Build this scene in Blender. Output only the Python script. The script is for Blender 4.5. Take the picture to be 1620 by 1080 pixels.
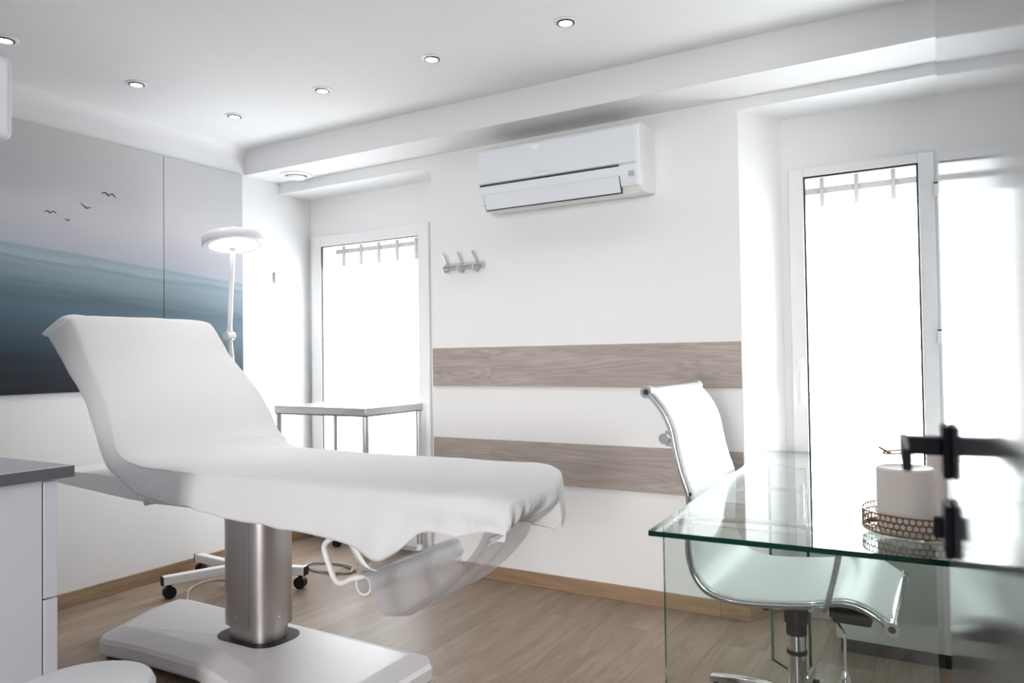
import bpy, bmesh, math, random
from mathutils import Vector, Matrix, noise
random.seed(4)
scene = bpy.context.scene
for o in list(bpy.data.objects): bpy.data.objects.remove(o)
C = scene.collection

# ---------------------------------------------------------------- camera
YAW, PITCH, ROLL, FPX, CAMZ = 0.530970, 0.0216762, -0.0144954, 1176.2, 1.15
cam_data = bpy.data.cameras.new('camera')
cam = bpy.data.objects.new('camera', cam_data); C.objects.link(cam); scene.camera = cam
fwd = Vector((-math.sin(YAW)*math.cos(PITCH), math.cos(YAW)*math.cos(PITCH), math.sin(PITCH)))
rgt = Vector((math.cos(YAW), math.sin(YAW), 0)); upv = rgt.cross(fwd)
r2 = rgt*math.cos(ROLL) + upv*math.sin(ROLL); u2 = -rgt*math.sin(ROLL) + upv*math.cos(ROLL)
m = Matrix((r2, u2, -fwd)).transposed().to_4x4(); m.translation = (0, 0, CAMZ)
cam.matrix_world = m
cam_data.sensor_width = 36; cam_data.lens = FPX*36/1620
cam_data.clip_start = 0.02
cam_data.dof.use_dof = True; cam_data.dof.focus_distance = 2.9; cam_data.dof.aperture_fstop = 5.0

# ---------------------------------------------------------------- world, exposure
W = bpy.data.worlds.new('overcast_sky'); scene.world = W; W.use_nodes = True
W.node_tree.nodes['Background'].inputs[0].default_value = (0.93, 0.97, 1.0, 1)
W.node_tree.nodes['Background'].inputs[1].default_value = 1.3
scene.view_settings.view_transform = 'Standard'; scene.view_settings.look = 'None'
scene.view_settings.exposure = 1.0; scene.view_settings.gamma = 1.0
scene.view_settings.use_curve_mapping = False
FILM_EMIT = 5.2        # daylight coming through the frosted window film
SPOT_WATTS = 5.0       # each ceiling downlight
HALL_WATTS = 142.0      # added fill light at the far end of the hallway behind the camera

# ---------------------------------------------------------------- materials
def mat(name, col, rough=0.5, metal=0.0, spec=0.5, emit=None, estr=0.0, alpha=1.0, coat=0.0, aniso=0.0):
    M = bpy.data.materials.new(name); M.use_nodes = True
    b = M.node_tree.nodes['Principled BSDF']
    b.inputs['Base Color'].default_value = (*col, 1); b.inputs['Roughness'].default_value = rough
    b.inputs['Metallic'].default_value = metal; b.inputs['Specular IOR Level'].default_value = spec
    b.inputs['Coat Weight'].default_value = coat; b.inputs['Alpha'].default_value = alpha
    if emit: b.inputs['Emission Color'].default_value = (*emit, 1); b.inputs['Emission Strength'].default_value = estr
    return M
def nd(M, t, **kw):
    n = M.node_tree.nodes.new(t)
    for k, v in kw.items(): setattr(n, k, v)
    return n
def lk(M, a, b): M.node_tree.links.new(a, b)
def add_bump(M, scale, strength, dist=0.002, stretch=(1, 1, 1), detail=4):
    tc = nd(M, 'ShaderNodeTexCoord'); mp = nd(M, 'ShaderNodeMapping'); mp.inputs['Scale'].default_value = stretch
    nz = nd(M, 'ShaderNodeTexNoise'); nz.inputs['Scale'].default_value = scale; nz.inputs['Detail'].default_value = detail
    bp = nd(M, 'ShaderNodeBump'); bp.inputs['Strength'].default_value = strength; bp.inputs['Distance'].default_value = dist
    lk(M, tc.outputs['Object'], mp.inputs[0]); lk(M, mp.outputs[0], nz.inputs['Vector']); lk(M, nz.outputs[0], bp.inputs['Height'])
    lk(M, bp.outputs[0], M.node_tree.nodes['Principled BSDF'].inputs['Normal'])
    return M

m_wall = add_bump(mat('white_wall_paint', (0.86, 0.86, 0.865), 0.7, spec=0.25), 60, 0.05)
m_ceil = mat('white_ceiling_paint', (0.84, 0.84, 0.845), 0.8, spec=0.2)
m_pvc = mat('white_window_plastic', (0.86, 0.865, 0.87), 0.3)
m_white = mat('white_plastic', (0.86, 0.86, 0.87), 0.35)
m_acw = mat('white_glossy_plastic', (0.80, 0.83, 0.88), 0.22)
m_acside = mat('white_casing_plastic', (0.86, 0.87, 0.87), 0.35)
m_lilac = mat('white_lacquer', (0.76, 0.77, 0.84), 0.3)
m_cab = mat('pale_grey_lacquer', (0.60, 0.60, 0.66), 0.35)
m_baseplastic = mat('treatment_table_base_plastic', (0.74, 0.71, 0.72), 0.38)
m_grey = mat('grey_edge_band', (0.10, 0.10, 0.11), 0.4)
m_wtop = mat('pale_lilac_worktop', (0.80, 0.79, 0.86), 0.22, spec=0.7)
m_black = mat('black_plastic', (0.012, 0.012, 0.014), 0.5, spec=0.25)
m_dark = mat('dark_gasket', (0.03, 0.03, 0.035), 0.6)
m_darkmetal = mat('matt_black_metal', (0.008, 0.008, 0.014), 0.6, spec=0.2)
m_chrome = mat('chrome', (0.72, 0.73, 0.74), 0.08, 1.0)
m_steel = mat('brushed_steel', (0.60, 0.60, 0.58), 0.36, 1.0)
m_alu = mat('satin_aluminium', (0.50, 0.475, 0.465), 0.38, 1.0)
m_iron = mat('painted_iron_bars', (0.20, 0.19, 0.185), 0.6)
m_gold = mat('aged_gold_wire', (0.30, 0.19, 0.10), 0.35, 1.0)
m_wax = mat('ivory_wax', (0.84, 0.79, 0.74), 0.5)
m_wax.node_tree.nodes['Principled BSDF'].inputs['Subsurface Weight'].default_value = 0.15
m_pink = mat('copper_pink_leaf', (0.45, 0.16, 0.14), 0.35, 0.5)
m_goldleaf = mat('gold_leaf', (0.42, 0.30, 0.13), 0.35, 0.6)
m_chair = add_bump(mat('white_leatherette', (0.84, 0.83, 0.815), 0.42), 300, 0.06)
m_cable = mat('grey_cable_rubber', (0.42, 0.41, 0.40), 0.5)
m_hall = mat('hallway_paint', (0.30, 0.30, 0.32), 0.8)

def wood(name, c1, c2, c3, axis, plank_w, plank_l, gap=0.0012, gapcol=0.6, grain=1.0, rough=0.5, off=(0, 0, 0), varied=0.5, figure=1.0):
    """procedural planks running along one axis of the object"""
    M = mat(name, c1, rough, spec=0.35)
    tc = nd(M, 'ShaderNodeTexCoord'); sep = nd(M, 'ShaderNodeSeparateXYZ'); lk(M, tc.outputs['Object'], sep.inputs[0])
    u = sep.outputs[axis[0]]; v = sep.outputs[axis[1]]       # u along the plank, v across
    cmb = nd(M, 'ShaderNodeCombineXYZ'); lk(M, u, cmb.inputs[0]); lk(M, v, cmb.inputs[1])
    mp = nd(M, 'ShaderNodeMapping'); mp.inputs['Location'].default_value = off; lk(M, cmb.outputs[0], mp.inputs[0])
    br = nd(M, 'ShaderNodeTexBrick'); br.offset = 0.37; br.inputs['Scale'].default_value = 1.0
    br.inputs['Brick Width'].default_value = plank_l; br.inputs['Row Height'].default_value = plank_w
    br.inputs['Mortar Size'].default_value = gap; br.inputs['Mortar Smooth'].default_value = 0.2
    br.inputs['Color1'].default_value = (0, 0, 0, 1); br.inputs['Color2'].default_value = (1, 1, 1, 1); br.inputs['Mortar'].default_value = (0.5, 0.5, 0.5, 1)
    lk(M, mp.outputs[0], br.inputs['Vector'])
    # per-plank offset of the grain
    mul = nd(M, 'ShaderNodeVectorMath', operation='SCALE'); lk(M, br.outputs['Color'], mul.inputs[0]); mul.inputs['Scale'].default_value = 7.0
    add = nd(M, 'ShaderNodeVectorMath', operation='ADD'); lk(M, mp.outputs[0], add.inputs[0]); lk(M, mul.outputs[0], add.inputs[1])
    st = nd(M, 'ShaderNodeMapping'); st.inputs['Scale'].default_value = (1.3, 11, 1); lk(M, add.outputs[0], st.inputs[0])
    n1 = nd(M, 'ShaderNodeTexNoise'); n1.inputs['Scale'].default_value = 1.6*grain; n1.inputs['Detail'].default_value = 6; n1.inputs['Distortion'].default_value = 0.6
    lk(M, st.outputs[0], n1.inputs['Vector'])
    st2 = nd(M, 'ShaderNodeMapping'); st2.inputs['Scale'].default_value = (3, 90, 1); lk(M, add.outputs[0], st2.inputs[0])
    n2 = nd(M, 'ShaderNodeTexNoise'); n2.inputs['Scale'].default_value = 2.2*grain; n2.inputs['Detail'].default_value = 4
    lk(M, st2.outputs[0], n2.inputs['Vector'])
    # cathedral figure: contour lines of a stretched noise field
    st3 = nd(M, 'ShaderNodeMapping'); st3.inputs['Scale'].default_value = (0.75, 8.5, 1); lk(M, add.outputs[0], st3.inputs[0])
    n3 = nd(M, 'ShaderNodeTexNoise'); n3.inputs['Scale'].default_value = 1.15*grain; n3.inputs['Detail'].default_value = 1.2; n3.inputs['Distortion'].default_value = 0.3; lk(M, st3.outputs[0], n3.inputs['Vector'])
    k1 = nd(M, 'ShaderNodeMath', operation='MULTIPLY'); lk(M, n3.outputs[0], k1.inputs[0]); k1.inputs[1].default_value = 105.0
    k2 = nd(M, 'ShaderNodeMath', operation='SINE'); lk(M, k1.outputs[0], k2.inputs[0])
    wv = nd(M, 'ShaderNodeMath', operation='MULTIPLY_ADD'); lk(M, k2.outputs[0], wv.inputs[0]); wv.inputs[1].default_value = 0.5*figure; wv.inputs[2].default_value = 0.5
    s1 = nd(M, 'ShaderNodeMath', operation='MULTIPLY'); lk(M, n1.outputs[0], s1.inputs[0]); s1.inputs[1].default_value = 0.55
    s2 = nd(M, 'ShaderNodeMath', operation='MULTIPLY_ADD'); lk(M, n2.outputs[0], s2.inputs[0]); s2.inputs[1].default_value = 0.32; lk(M, s1.outputs[0], s2.inputs[2])
    s3 = nd(M, 'ShaderNodeMath', operation='MULTIPLY_ADD'); lk(M, wv.outputs[0], s3.inputs[0]); s3.inputs[1].default_value = 0.15; lk(M, s2.outputs[0], s3.inputs[2])
    rp = nd(M, 'ShaderNodeValToRGB'); rp.color_ramp.elements[0].position = 0.28; rp.color_ramp.elements[0].color = (*c2, 1)
    rp.color_ramp.elements[1].position = 0.78; rp.color_ramp.elements[1].color = (*c3, 1)
    e = rp.color_ramp.elements.new(0.52); e.color = (*c1, 1)
    lk(M, s3.outputs[0], rp.inputs[0])
    # plank to plank brightness
    hsv = nd(M, 'ShaderNodeHueSaturation'); lk(M, rp.outputs[0], hsv.inputs['Color'])
    bw = nd(M, 'ShaderNodeRGBToBW'); lk(M, br.outputs['Color'], bw.inputs[0])
    mr = nd(M, 'ShaderNodeMapRange'); mr.inputs['To Min'].default_value = 1 - 0.22*varied; mr.inputs['To Max'].default_value = 1 + 0.22*varied
    lk(M, bw.outputs[0], mr.inputs[0]); lk(M, mr.outputs[0], hsv.inputs['Value'])
    mx = nd(M, 'ShaderNodeMix', data_type='RGBA'); lk(M, br.outputs['Fac'], mx.inputs[0]); lk(M, hsv.outputs[0], mx.inputs[6])
    mx.inputs[7].default_value = (c2[0]*gapcol, c2[1]*gapcol, c2[2]*gapcol, 1)
    lk(M, mx.outputs[2], M.node_tree.nodes['Principled BSDF'].inputs['Base Color'])
    return M
m_floor = wood('oak_laminate_floor', (0.285, 0.212, 0.160), (0.20, 0.138, 0.098), (0.385, 0.300, 0.240), (1, 0), 0.19, 1.25, gap=0.0010, gapcol=0.7, rough=0.42, varied=0.7, figure=0.55, off=(0.3, 0.07, 0))
m_stripe = wood('taupe_wood_cladding', (0.43, 0.375, 0.34), (0.34, 0.29, 0.26), (0.56, 0.51, 0.47), (0, 2), 5.0, 1.37, gap=0.0006, gapcol=1.0, rough=0.55, off=(2.066, 7.5, 0), grain=1.25, varied=0.25)
m_skirt = wood('oak_skirting', (0.34, 0.225, 0.14), (0.25, 0.16, 0.095), (0.44, 0.31, 0.205), (0, 2), 5.0, 2.4, grain=0.8, varied=0.1, off=(0, 2.5, 0))
m_skirtY = wood('oak_skirting_side', (0.34, 0.225, 0.14), (0.25, 0.16, 0.095), (0.44, 0.31, 0.205), (1, 2), 5.0, 2.4, grain=0.8, varied=0.1, off=(0, 2.5, 0))

# printed seascape (the picture's own colours)
m_mural = mat('seascape_print', (0.5, 0.5, 0.5), 0.55, spec=0.3)
def build_mural():
    M = m_mural
    tc = nd(M, 'ShaderNodeTexCoord'); sep = nd(M, 'ShaderNodeSeparateXYZ'); lk(M, tc.outputs['Object'], sep.inputs[0])
    # height above the slightly tilted horizon
    t = nd(M, 'ShaderNodeMath', operation='MULTIPLY_ADD'); lk(M, sep.outputs[1], t.inputs[0]); t.inputs[1].default_value = 0.066; lk(M, sep.outputs[2], t.inputs[2])
    mp = nd(M, 'ShaderNodeCombineXYZ'); lk(M, sep.outputs[1], mp.inputs[0]); lk(M, t.outputs[0], mp.inputs[1])
    st = nd(M, 'ShaderNodeMapping'); st.inputs['Scale'].default_value = (0.7, 9, 1); st.inputs['Rotation'].default_value = (0, 0, 0.03); lk(M, mp.outputs[0], st.inputs[0])
    nz = nd(M, 'ShaderNodeTexNoise'); nz.inputs['Scale'].default_value = 1.5; nz.inputs['Detail'].default_value = 5; lk(M, st.outputs[0], nz.inputs['Vector'])
    nn = nd(M, 'ShaderNodeMath', operation='SUBTRACT'); lk(M, nz.outputs[0], nn.inputs[0]); nn.inputs[1].default_value = 0.5
    mr = nd(M, 'ShaderNodeMapRange'); mr.inputs['From Min'].default_value = 1.74; mr.inputs['From Max'].default_value = 1.84; mr.inputs['To Min'].default_value = 0.14; mr.inputs['To Max'].default_value = 0.02
    lk(M, t.outputs[0], mr.inputs[0])
    ad = nd(M, 'ShaderNodeMath', operation='MULTIPLY_ADD'); lk(M, nn.outputs[0], ad.inputs[0]); lk(M, mr.outputs[0], ad.inputs[1]); lk(M, t.outputs[0], ad.inputs[2])
    nr = nd(M, 'ShaderNodeMapRange'); nr.inputs['From Min'].default_value = 1.1; nr.inputs['From Max'].default_value = 2.45; lk(M, ad.outputs[0], nr.inputs[0])
    rp = nd(M, 'ShaderNodeValToRGB'); cr = rp.color_ramp
    def P(z): return (z - 1.1)/1.35
    stops = [(1.13, (0.013, 0.016, 0.022)), (1.28, (0.022, 0.033, 0.047)), (1.42, (0.050, 0.082, 0.112)), (1.52, (0.085, 0.14, 0.185)),
             (1.60, (0.085, 0.13, 0.16)), (1.66, (0.16, 0.22, 0.26)), (1.745, (0.23, 0.29, 0.32)), (1.765, (0.19, 0.26, 0.305)), (1.775, (0.28, 0.35, 0.40)),
             (1.80, (0.24, 0.30, 0.35)), (1.81, (0.36, 0.39, 0.44)), (1.90, (0.43, 0.43, 0.48)), (2.02, (0.52, 0.52, 0.545)), (2.40, (0.60, 0.60, 0.60))]
    while len(cr.elements) > 1: cr.elements.remove(cr.elements[0])
    cr.elements[0].position = P(stops[0][0]); cr.elements[0].color = (*stops[0][1], 1)
    for z, c in stops[1:]:
        e = cr.elements.new(P(z)); e.color = (*c, 1)
    lk(M, nr.outputs[0], rp.inputs[0]); lk(M, rp.outputs[0], M.node_tree.nodes['Principled BSDF'].inputs['Base Color'])
build_mural()

def cloth_mat(name, col, trans, bump=0.25):
    M = bpy.data.materials.new(name); M.use_nodes = True; nt = M.node_tree; nt.nodes.remove(nt.nodes['Principled BSDF'])
    out = nt.nodes['Material Output']
    d = nd(M, 'ShaderNodeBsdfDiffuse'); d.inputs[0].default_value = (*col, 1)
    tl = nd(M, 'ShaderNodeBsdfTranslucent'); tl.inputs[0].default_value = (*col, 1)
    mx = nd(M, 'ShaderNodeMixShader'); mx.inputs[0].default_value = trans
    tc = nd(M, 'ShaderNodeTexCoord'); n1 = nd(M, 'ShaderNodeTexNoise'); n1.inputs['Scale'].default_value = 14; n1.inputs['Detail'].default_value = 5
    n2 = nd(M, 'ShaderNodeTexNoise'); n2.inputs['Scale'].default_value = 420; n2.inputs['Detail'].default_value = 1
    lk(M, tc.outputs['Object'], n1.inputs['Vector']); lk(M, tc.outputs['Object'], n2.inputs['Vector'])
    ma = nd(M, 'ShaderNodeMath', operation='MULTIPLY_ADD'); lk(M, n2.outputs[0], ma.inputs[0]); ma.inputs[1].default_value = 0.12; lk(M, n1.outputs[0], ma.inputs[2])
    bp = nd(M, 'ShaderNodeBump'); bp.inputs['Strength'].default_value = bump; bp.inputs['Distance'].default_value = 0.008
    lk(M, ma.outputs[0], bp.inputs['Height']); lk(M, bp.outputs[0], d.inputs['Normal']); lk(M, bp.outputs[0], tl.inputs['Normal'])
    lk(M, d.outputs[0], mx.inputs[1]); lk(M, tl.outputs[0], mx.inputs[2]); lk(M, mx.outputs[0], out.inputs[0])
    return M
m_sheet = cloth_mat('white_stretch_sheet', (0.86, 0.86, 0.875), 0.15)
def film_mat():
    M = cloth_mat('translucent_plastic_film', (0.80, 0.80, 0.815), 0.45, 0.1); nt = M.node_tree
    out = nt.nodes['Material Output']; src = out.inputs[0].links[0].from_socket
    tr = nd(M, 'ShaderNodeBsdfTransparent'); tr.inputs[0].default_value = (0.95, 0.95, 0.96, 1)
    mx = nd(M, 'ShaderNodeMixShader'); mx.inputs[0].default_value = 0.62
    lk(M, tr.outputs[0], mx.inputs[1]); lk(M, src, mx.inputs[2]); lk(M, mx.outputs[0], out.inputs[0]); return M
m_film = film_mat()
def glass_mat(name, tint, rough=0.0, mirror=1.0, ior=1.52):
    """thin architectural glass: tinted see-through plus a Fresnel mirror"""
    M = bpy.data.materials.new(name); M.use_nodes = True; nt = M.node_tree; nt.nodes.remove(nt.nodes['Principled BSDF'])
    out = nt.nodes['Material Output']
    tr = nd(M, 'ShaderNodeBsdfTransparent'); tr.inputs[0].default_value = (*tint, 1)
    gl = nd(M, 'ShaderNodeBsdfGlossy'); gl.inputs['Roughness'].default_value = rough; gl.inputs[0].default_value = (mirror, mirror, mirror, 1)
    lw = nd(M, 'ShaderNodeLayerWeight'); lw.inputs[0].default_value = 0.5
    pw = nd(M, 'ShaderNodeMath', operation='POWER'); lk(M, lw.outputs['Facing'], pw.inputs[0]); pw.inputs[1].default_value = 5.0
    fr = nd(M, 'ShaderNodeMath', operation='MULTIPLY_ADD'); lk(M, pw.outputs[0], fr.inputs[0]); fr.inputs[1].default_value = 0.957; fr.inputs[2].default_value = 0.043
    mx = nd(M, 'ShaderNodeMixShader'); lk(M, fr.outputs[0], mx.inputs[0]); lk(M, tr.outputs[0], mx.inputs[1]); lk(M, gl.outputs[0], mx.inputs[2])
    lk(M, mx.outputs[0], out.inputs[0]); return M
m_glass = glass_mat('green_tinted_glass', (0.905, 0.938, 0.924))
m_clear = glass_mat('clear_window_glass', (0.97, 0.98, 0.98))
m_glassedge = mat('dark_green_glass_edge', (0.0, 0.028, 0.020), 0.08, spec=0.8)
m_glassedge2 = mat('pale_green_glass_edge', (0.02, 0.16, 0.12), 0.08, spec=0.8)
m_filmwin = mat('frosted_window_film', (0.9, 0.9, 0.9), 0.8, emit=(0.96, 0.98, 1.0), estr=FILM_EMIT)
m_filmwin1 = mat('frosted_window_film_dimmed', (0.9, 0.9, 0.9), 0.8, emit=(0.96, 0.98, 1.0), estr=FILM_EMIT*0.72)  # left window film, glow lowered so the ceiling does not blow out
m_spot = mat('lit_lamp_lens', (1, 1, 1), 0.5, emit=(1.0, 0.97, 0.93), estr=9.0)
m_ring = mat('lit_led_diffuser', (1, 1, 1), 0.5, emit=(0.93, 0.96, 1.0), estr=2.0)
m_door = mat('grey_high_gloss_lacquer', (0.13, 0.135, 0.15), 0.09, spec=0.4)

# ---------------------------------------------------------------- mesh helpers
def obj(name, bm, m=None, parent=None, smooth=False, bevel=0, seg=2, mats=None, label=None):
    me = bpy.data.meshes.new(name)
    bmesh.ops.recalc_face_normals(bm, faces=bm.faces[:]) if not getattr(bm, '_keep', False) else None
    bm.to_mesh(me); bm.free()
    for x in (mats or [m]): me.materials.append(x)
    o = bpy.data.objects.new(name, me); C.objects.link(o)
    if smooth:
        for p in me.polygons: p.use_smooth = True
        try: me.set_sharp_from_angle(angle=math.radians(38))
        except Exception: pass
    if bevel:
        b = o.modifiers.new('bevel', 'BEVEL'); b.width = bevel; b.segments = seg; b.limit_method = 'ANGLE'; b.angle_limit = math.radians(40)
        b.harden_normals = False
        for p in me.polygons: p.use_smooth = True
        try: me.set_sharp_from_angle(angle=math.radians(30))
        except Exception: pass
    if parent: o.parent = parent
    if label: o['label'] = label
    return o
def tag(o, label, cat, group=None, kind=None):
    o['label'] = label; o['category'] = cat
    if group: o['group'] = group
    if kind: o['kind'] = kind
    return o
def thing(name, label, cat, group=None, loc=(0, 0, 0)):
    o = bpy.data.objects.new(name, None); C.objects.link(o); o.location = loc; o.empty_display_size = 0.1
    return tag(o, label, cat, group)
def struct(o):
    o['kind'] = 'structure'; return o
def rooted(o_list, root):
    """children were modelled in world space: compensate the root's location"""
    for o in o_list: o.matrix_parent_inverse = Matrix.Translation(-root.location)
def fixroots():
    for o in bpy.data.objects:
        if o.parent and o.parent.type == 'EMPTY' and o.parent.location.length > 0 and not o.get('_local'):
            o.matrix_parent_inverse = Matrix.Translation(-o.parent.location)
def box(bm, x0, x1, y0, y1, z0, z1, mi=0):
    vs = [bm.verts.new(p) for p in ((x0,y0,z0),(x1,y0,z0),(x1,y1,z0),(x0,y1,z0),(x0,y0,z1),(x1,y0,z1),(x1,y1,z1),(x0,y1,z1))]
    for f in ((0,3,2,1),(4,5,6,7),(0,1,5,4),(1,2,6,5),(2,3,7,6),(3,0,4,7)):
        fc = bm.faces.new([vs[i] for i in f]); fc.material_index = mi
    return vs
def B(*a):
    bm = bmesh.new(); box(bm, *a); return bm
def prism(bm, pts, z0, z1, ax=2, mi=0):
    """extrude a 2-D outline along an axis (pts in the two other axes, in x,y / x,z / y,z order)"""
    def P(a, b, c):
        return (a, b, c) if ax == 2 else ((a, c, b) if ax == 1 else (c, a, b))
    lo = [bm.verts.new(P(a, b, z0)) for a, b in pts]; hi = [bm.verts.new(P(a, b, z1)) for a, b in pts]
    n = len(pts); fs = [bm.faces.new(lo), bm.faces.new(hi)]
    for i in range(n): fs.append(bm.faces.new((lo[i], lo[(i+1) % n], hi[(i+1) % n], hi[i])))
    for f in fs: f.material_index = mi
    return fs
def frame_of(d):
    d = d.normalized(); a = Vector((0, 0, 1)) if abs(d.z) < 0.9 else Vector((1, 0, 0))
    u = d.cross(a).normalized(); v = d.cross(u).normalized(); return u, v
def cyl(bm, p0, p1, r0, r1=None, n=20, caps=True):
    p0 = Vector(p0); p1 = Vector(p1); r1 = r0 if r1 is None else r1
    u, v = frame_of(p1 - p0); A = []; Bv = []
    for i in range(n):
        t = 2*math.pi*i/n; d = u*math.cos(t) + v*math.sin(t)
        A.append(bm.verts.new(p0 + d*r0)); Bv.append(bm.verts.new(p1 + d*r1))
    for i in range(n): bm.faces.new((A[i], A[(i+1) % n], Bv[(i+1) % n], Bv[i]))
    if caps: bm.faces.new(A[::-1]); bm.faces.new(Bv)
def tube(bm, pts, r, n=10, closed=False, caps=True):
    pts = [Vector(p) for p in pts]; N = len(pts); rings = []; u = None
    for i, p in enumerate(pts):
        a = pts[(i-1) % N] if (closed or i > 0) else p; b = pts[(i+1) % N] if (closed or i < N-1) else p
        d = (b - a).normalized()
        if u is None: u, _ = frame_of(d)
        u = (u - d*u.dot(d)).normalized(); v = d.cross(u)
        rr = r[i] if isinstance(r, (list, tuple)) else r
        rings.append([bm.verts.new(p + (u*math.cos(2*math.pi*k/n) + v*math.sin(2*math.pi*k/n))*rr) for k in range(n)])
    for i in range(N if closed else N-1):
        A = rings[i]; Bq = rings[(i+1) % N]
        for k in range(n): bm.faces.new((A[k], A[(k+1) % n], Bq[(k+1) % n], Bq[k]))
    if caps and not closed: bm.faces.new(rings[0][::-1]); bm.faces.new(rings[-1])
def spline(pts, sub=6):
    """Catmull-Rom through the points"""
    P = [Vector(p) for p in pts]; P = [P[0]*2 - P[1]] + P + [P[-1]*2 - P[-2]]; out = []
    for i in range(1, len(P)-2):
        a, b, c, d = P[i-1:i+3]
        for k in range(sub):
            t = k/sub
            out.append(0.5*((2*b) + (c-a)*t + (2*a-5*b+4*c-d)*t*t + (3*b-a-3*c+d)*t**3))
    out.append(P[-2]); return out
def lathe(bm, c, prof, n=40, cap=True):
    rings = []
    for r, z in prof:
        rings.append([bm.verts.new((c[0] + r*math.cos(2*math.pi*i/n), c[1] + r*math.sin(2*math.pi*i/n), c[2] + z)) for i in range(n)])
    for a, b in zip(rings, rings[1:]):
        for i in range(n): bm.faces.new((a[i], a[(i+1) % n], b[(i+1) % n], b[i]))
    if cap:
        bm.faces.new(rings[0][::-1]); bm.faces.new(rings[-1])
def NB(): return bmesh.new()
def xform(bm, M): bmesh.ops.transform(bm, matrix=M, verts=bm.verts[:])

# ================================================================ THE ROOM
XL, YB, ZC = -3.63, 3.30, 2.42          # left wall, back wall, ceiling
XR = 0.19                                # right wall
struct(obj('floor', B(XL-0.3, XR+1.5, 0.0, 3.95, -0.1, 0), m_floor))
struct(obj('floor_hallway', B(XL-0.3, XR+1.5, -4.6, 0.0, -0.1, 0), mat('hallway_light_absorber', (0.06, 0.06, 0.065), 0.95, spec=0.05)))  # unseen, added dark and matt so the hallway fill light leaves no glare
struct(obj('ceiling', B(XL-0.3, XR+1.5, -4.6, 3.95, ZC, ZC+0.15), m_ceil))
struct(obj('wall_left', B(XL-0.25, XL, 0.0, 3.95, 0, ZC), m_wall))
bm = NB(); rc = 0.06
prism(bm, [(XL, 2.262)] + [(XL + rc*(1-math.cos(math.radians(a))) + 0.001, (ZC-0.07) + 0.07*math.sin(math.radians(a))) for a in range(0, 91, 10)] + [(XL, ZC)], 0.1, 3.035, ax=1)
struct(obj('trim_2', bm, m_ceil, smooth=True))
struct(obj('wall_right', B(XR, XR+0.2, 0.12, 3.95, 0, ZC), m_wall))
# back wall with its two deep, splayed window recesses
bm = NB()
prism(bm, [(-2.44, YB), (-0.775, YB), (-0.646, 3.56), (-0.646, 3.9), (-2.55, 3.9), (-2.55, 3.56)], 0, ZC)
box(bm, XL, -2.44, YB, 3.9, 2.205, ZC); box(bm, -0.775, 0.14, YB, 3.9, 2.221, ZC)
box(bm, 0.14, XR, YB, 3.9, 0, ZC)
# wall behind the recesses, round the two sashes
S1 = (-3.600, -2.645, 0.03, 1.962); S2 = (-0.612, -0.034, 0.03, 1.985)
box(bm, XL, -2.55, 3.56, 3.66, S1[3], 2.205); box(bm, XL, S1[0], 3.56, 3.66, 0, S1[3]); box(bm, S1[1], -2.55, 3.56, 3.66, 0, S1[3]); box(bm, S1[0], S1[1], 3.56, 3.66, 0, S1[2])
box(bm, -0.646, 0.14, 3.56, 3.66, S2[3], 2.221); box(bm, -0.646, S2[0], 3.56, 3.66, 0, S2[3]); box(bm, S2[1], 0.14, 3.56, 3.66, 0, S2[3]); box(bm, S2[0], S2[1], 3.56, 3.66, 0, S2[2])
struct(obj('wall_back', bm, m_wall))
struct(obj('trim_1', B(XL, XR, 3.035, YB, 2.27, ZC), m_ceil))            # lowered ceiling beam along the back wall
# wall with the doorway the photographer stands in, and a short hallway behind it
bm = NB(); box(bm, XL, -1.95, 0.0, 0.14, 0, ZC); box(bm, 0.1, XR, -0.02, 0.12, 0, ZC); box(bm, -1.95, 0.1, -0.02, 0.1, 2.06, ZC)
struct(obj('wall_front', bm, mat('grey_entrance_wall_paint', (0.52, 0.52, 0.53), 0.8)))
bm = NB(); box(bm, -1.95, XR+1.5, -4.6, -4.5, 0, ZC); box(bm, -1.95, -1.85, -4.5, -0.02, 0, ZC); box(bm, XR+1.4, XR+1.5, -4.5, -0.02, 0, ZC); box(bm, XR, XR+1.4, -0.02, 0.1, 0, ZC)
struct(obj('wall_hallway', bm, m_hall))
# skirting boards
bm = NB(); box(bm, -2.44, -0.775, YB-0.013, YB, 0, 0.07)
struct(obj('baseboard_back', bm, m_skirt, bevel=0.002))
struct(obj('baseboard_left', B(XL, XL+0.013, 0.14, 3.56, 0, 0.07), m_skirtY, bevel=0.002))
bm = NB(); prism(bm, [(-0.775, YB-0.013), (-0.762, YB-0.013), (-0.634, 3.555), (-0.646, 3.56), (-0.775, YB)], 0, 0.07)
struct(obj('baseboard_recess', bm, m_skirt))

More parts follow.
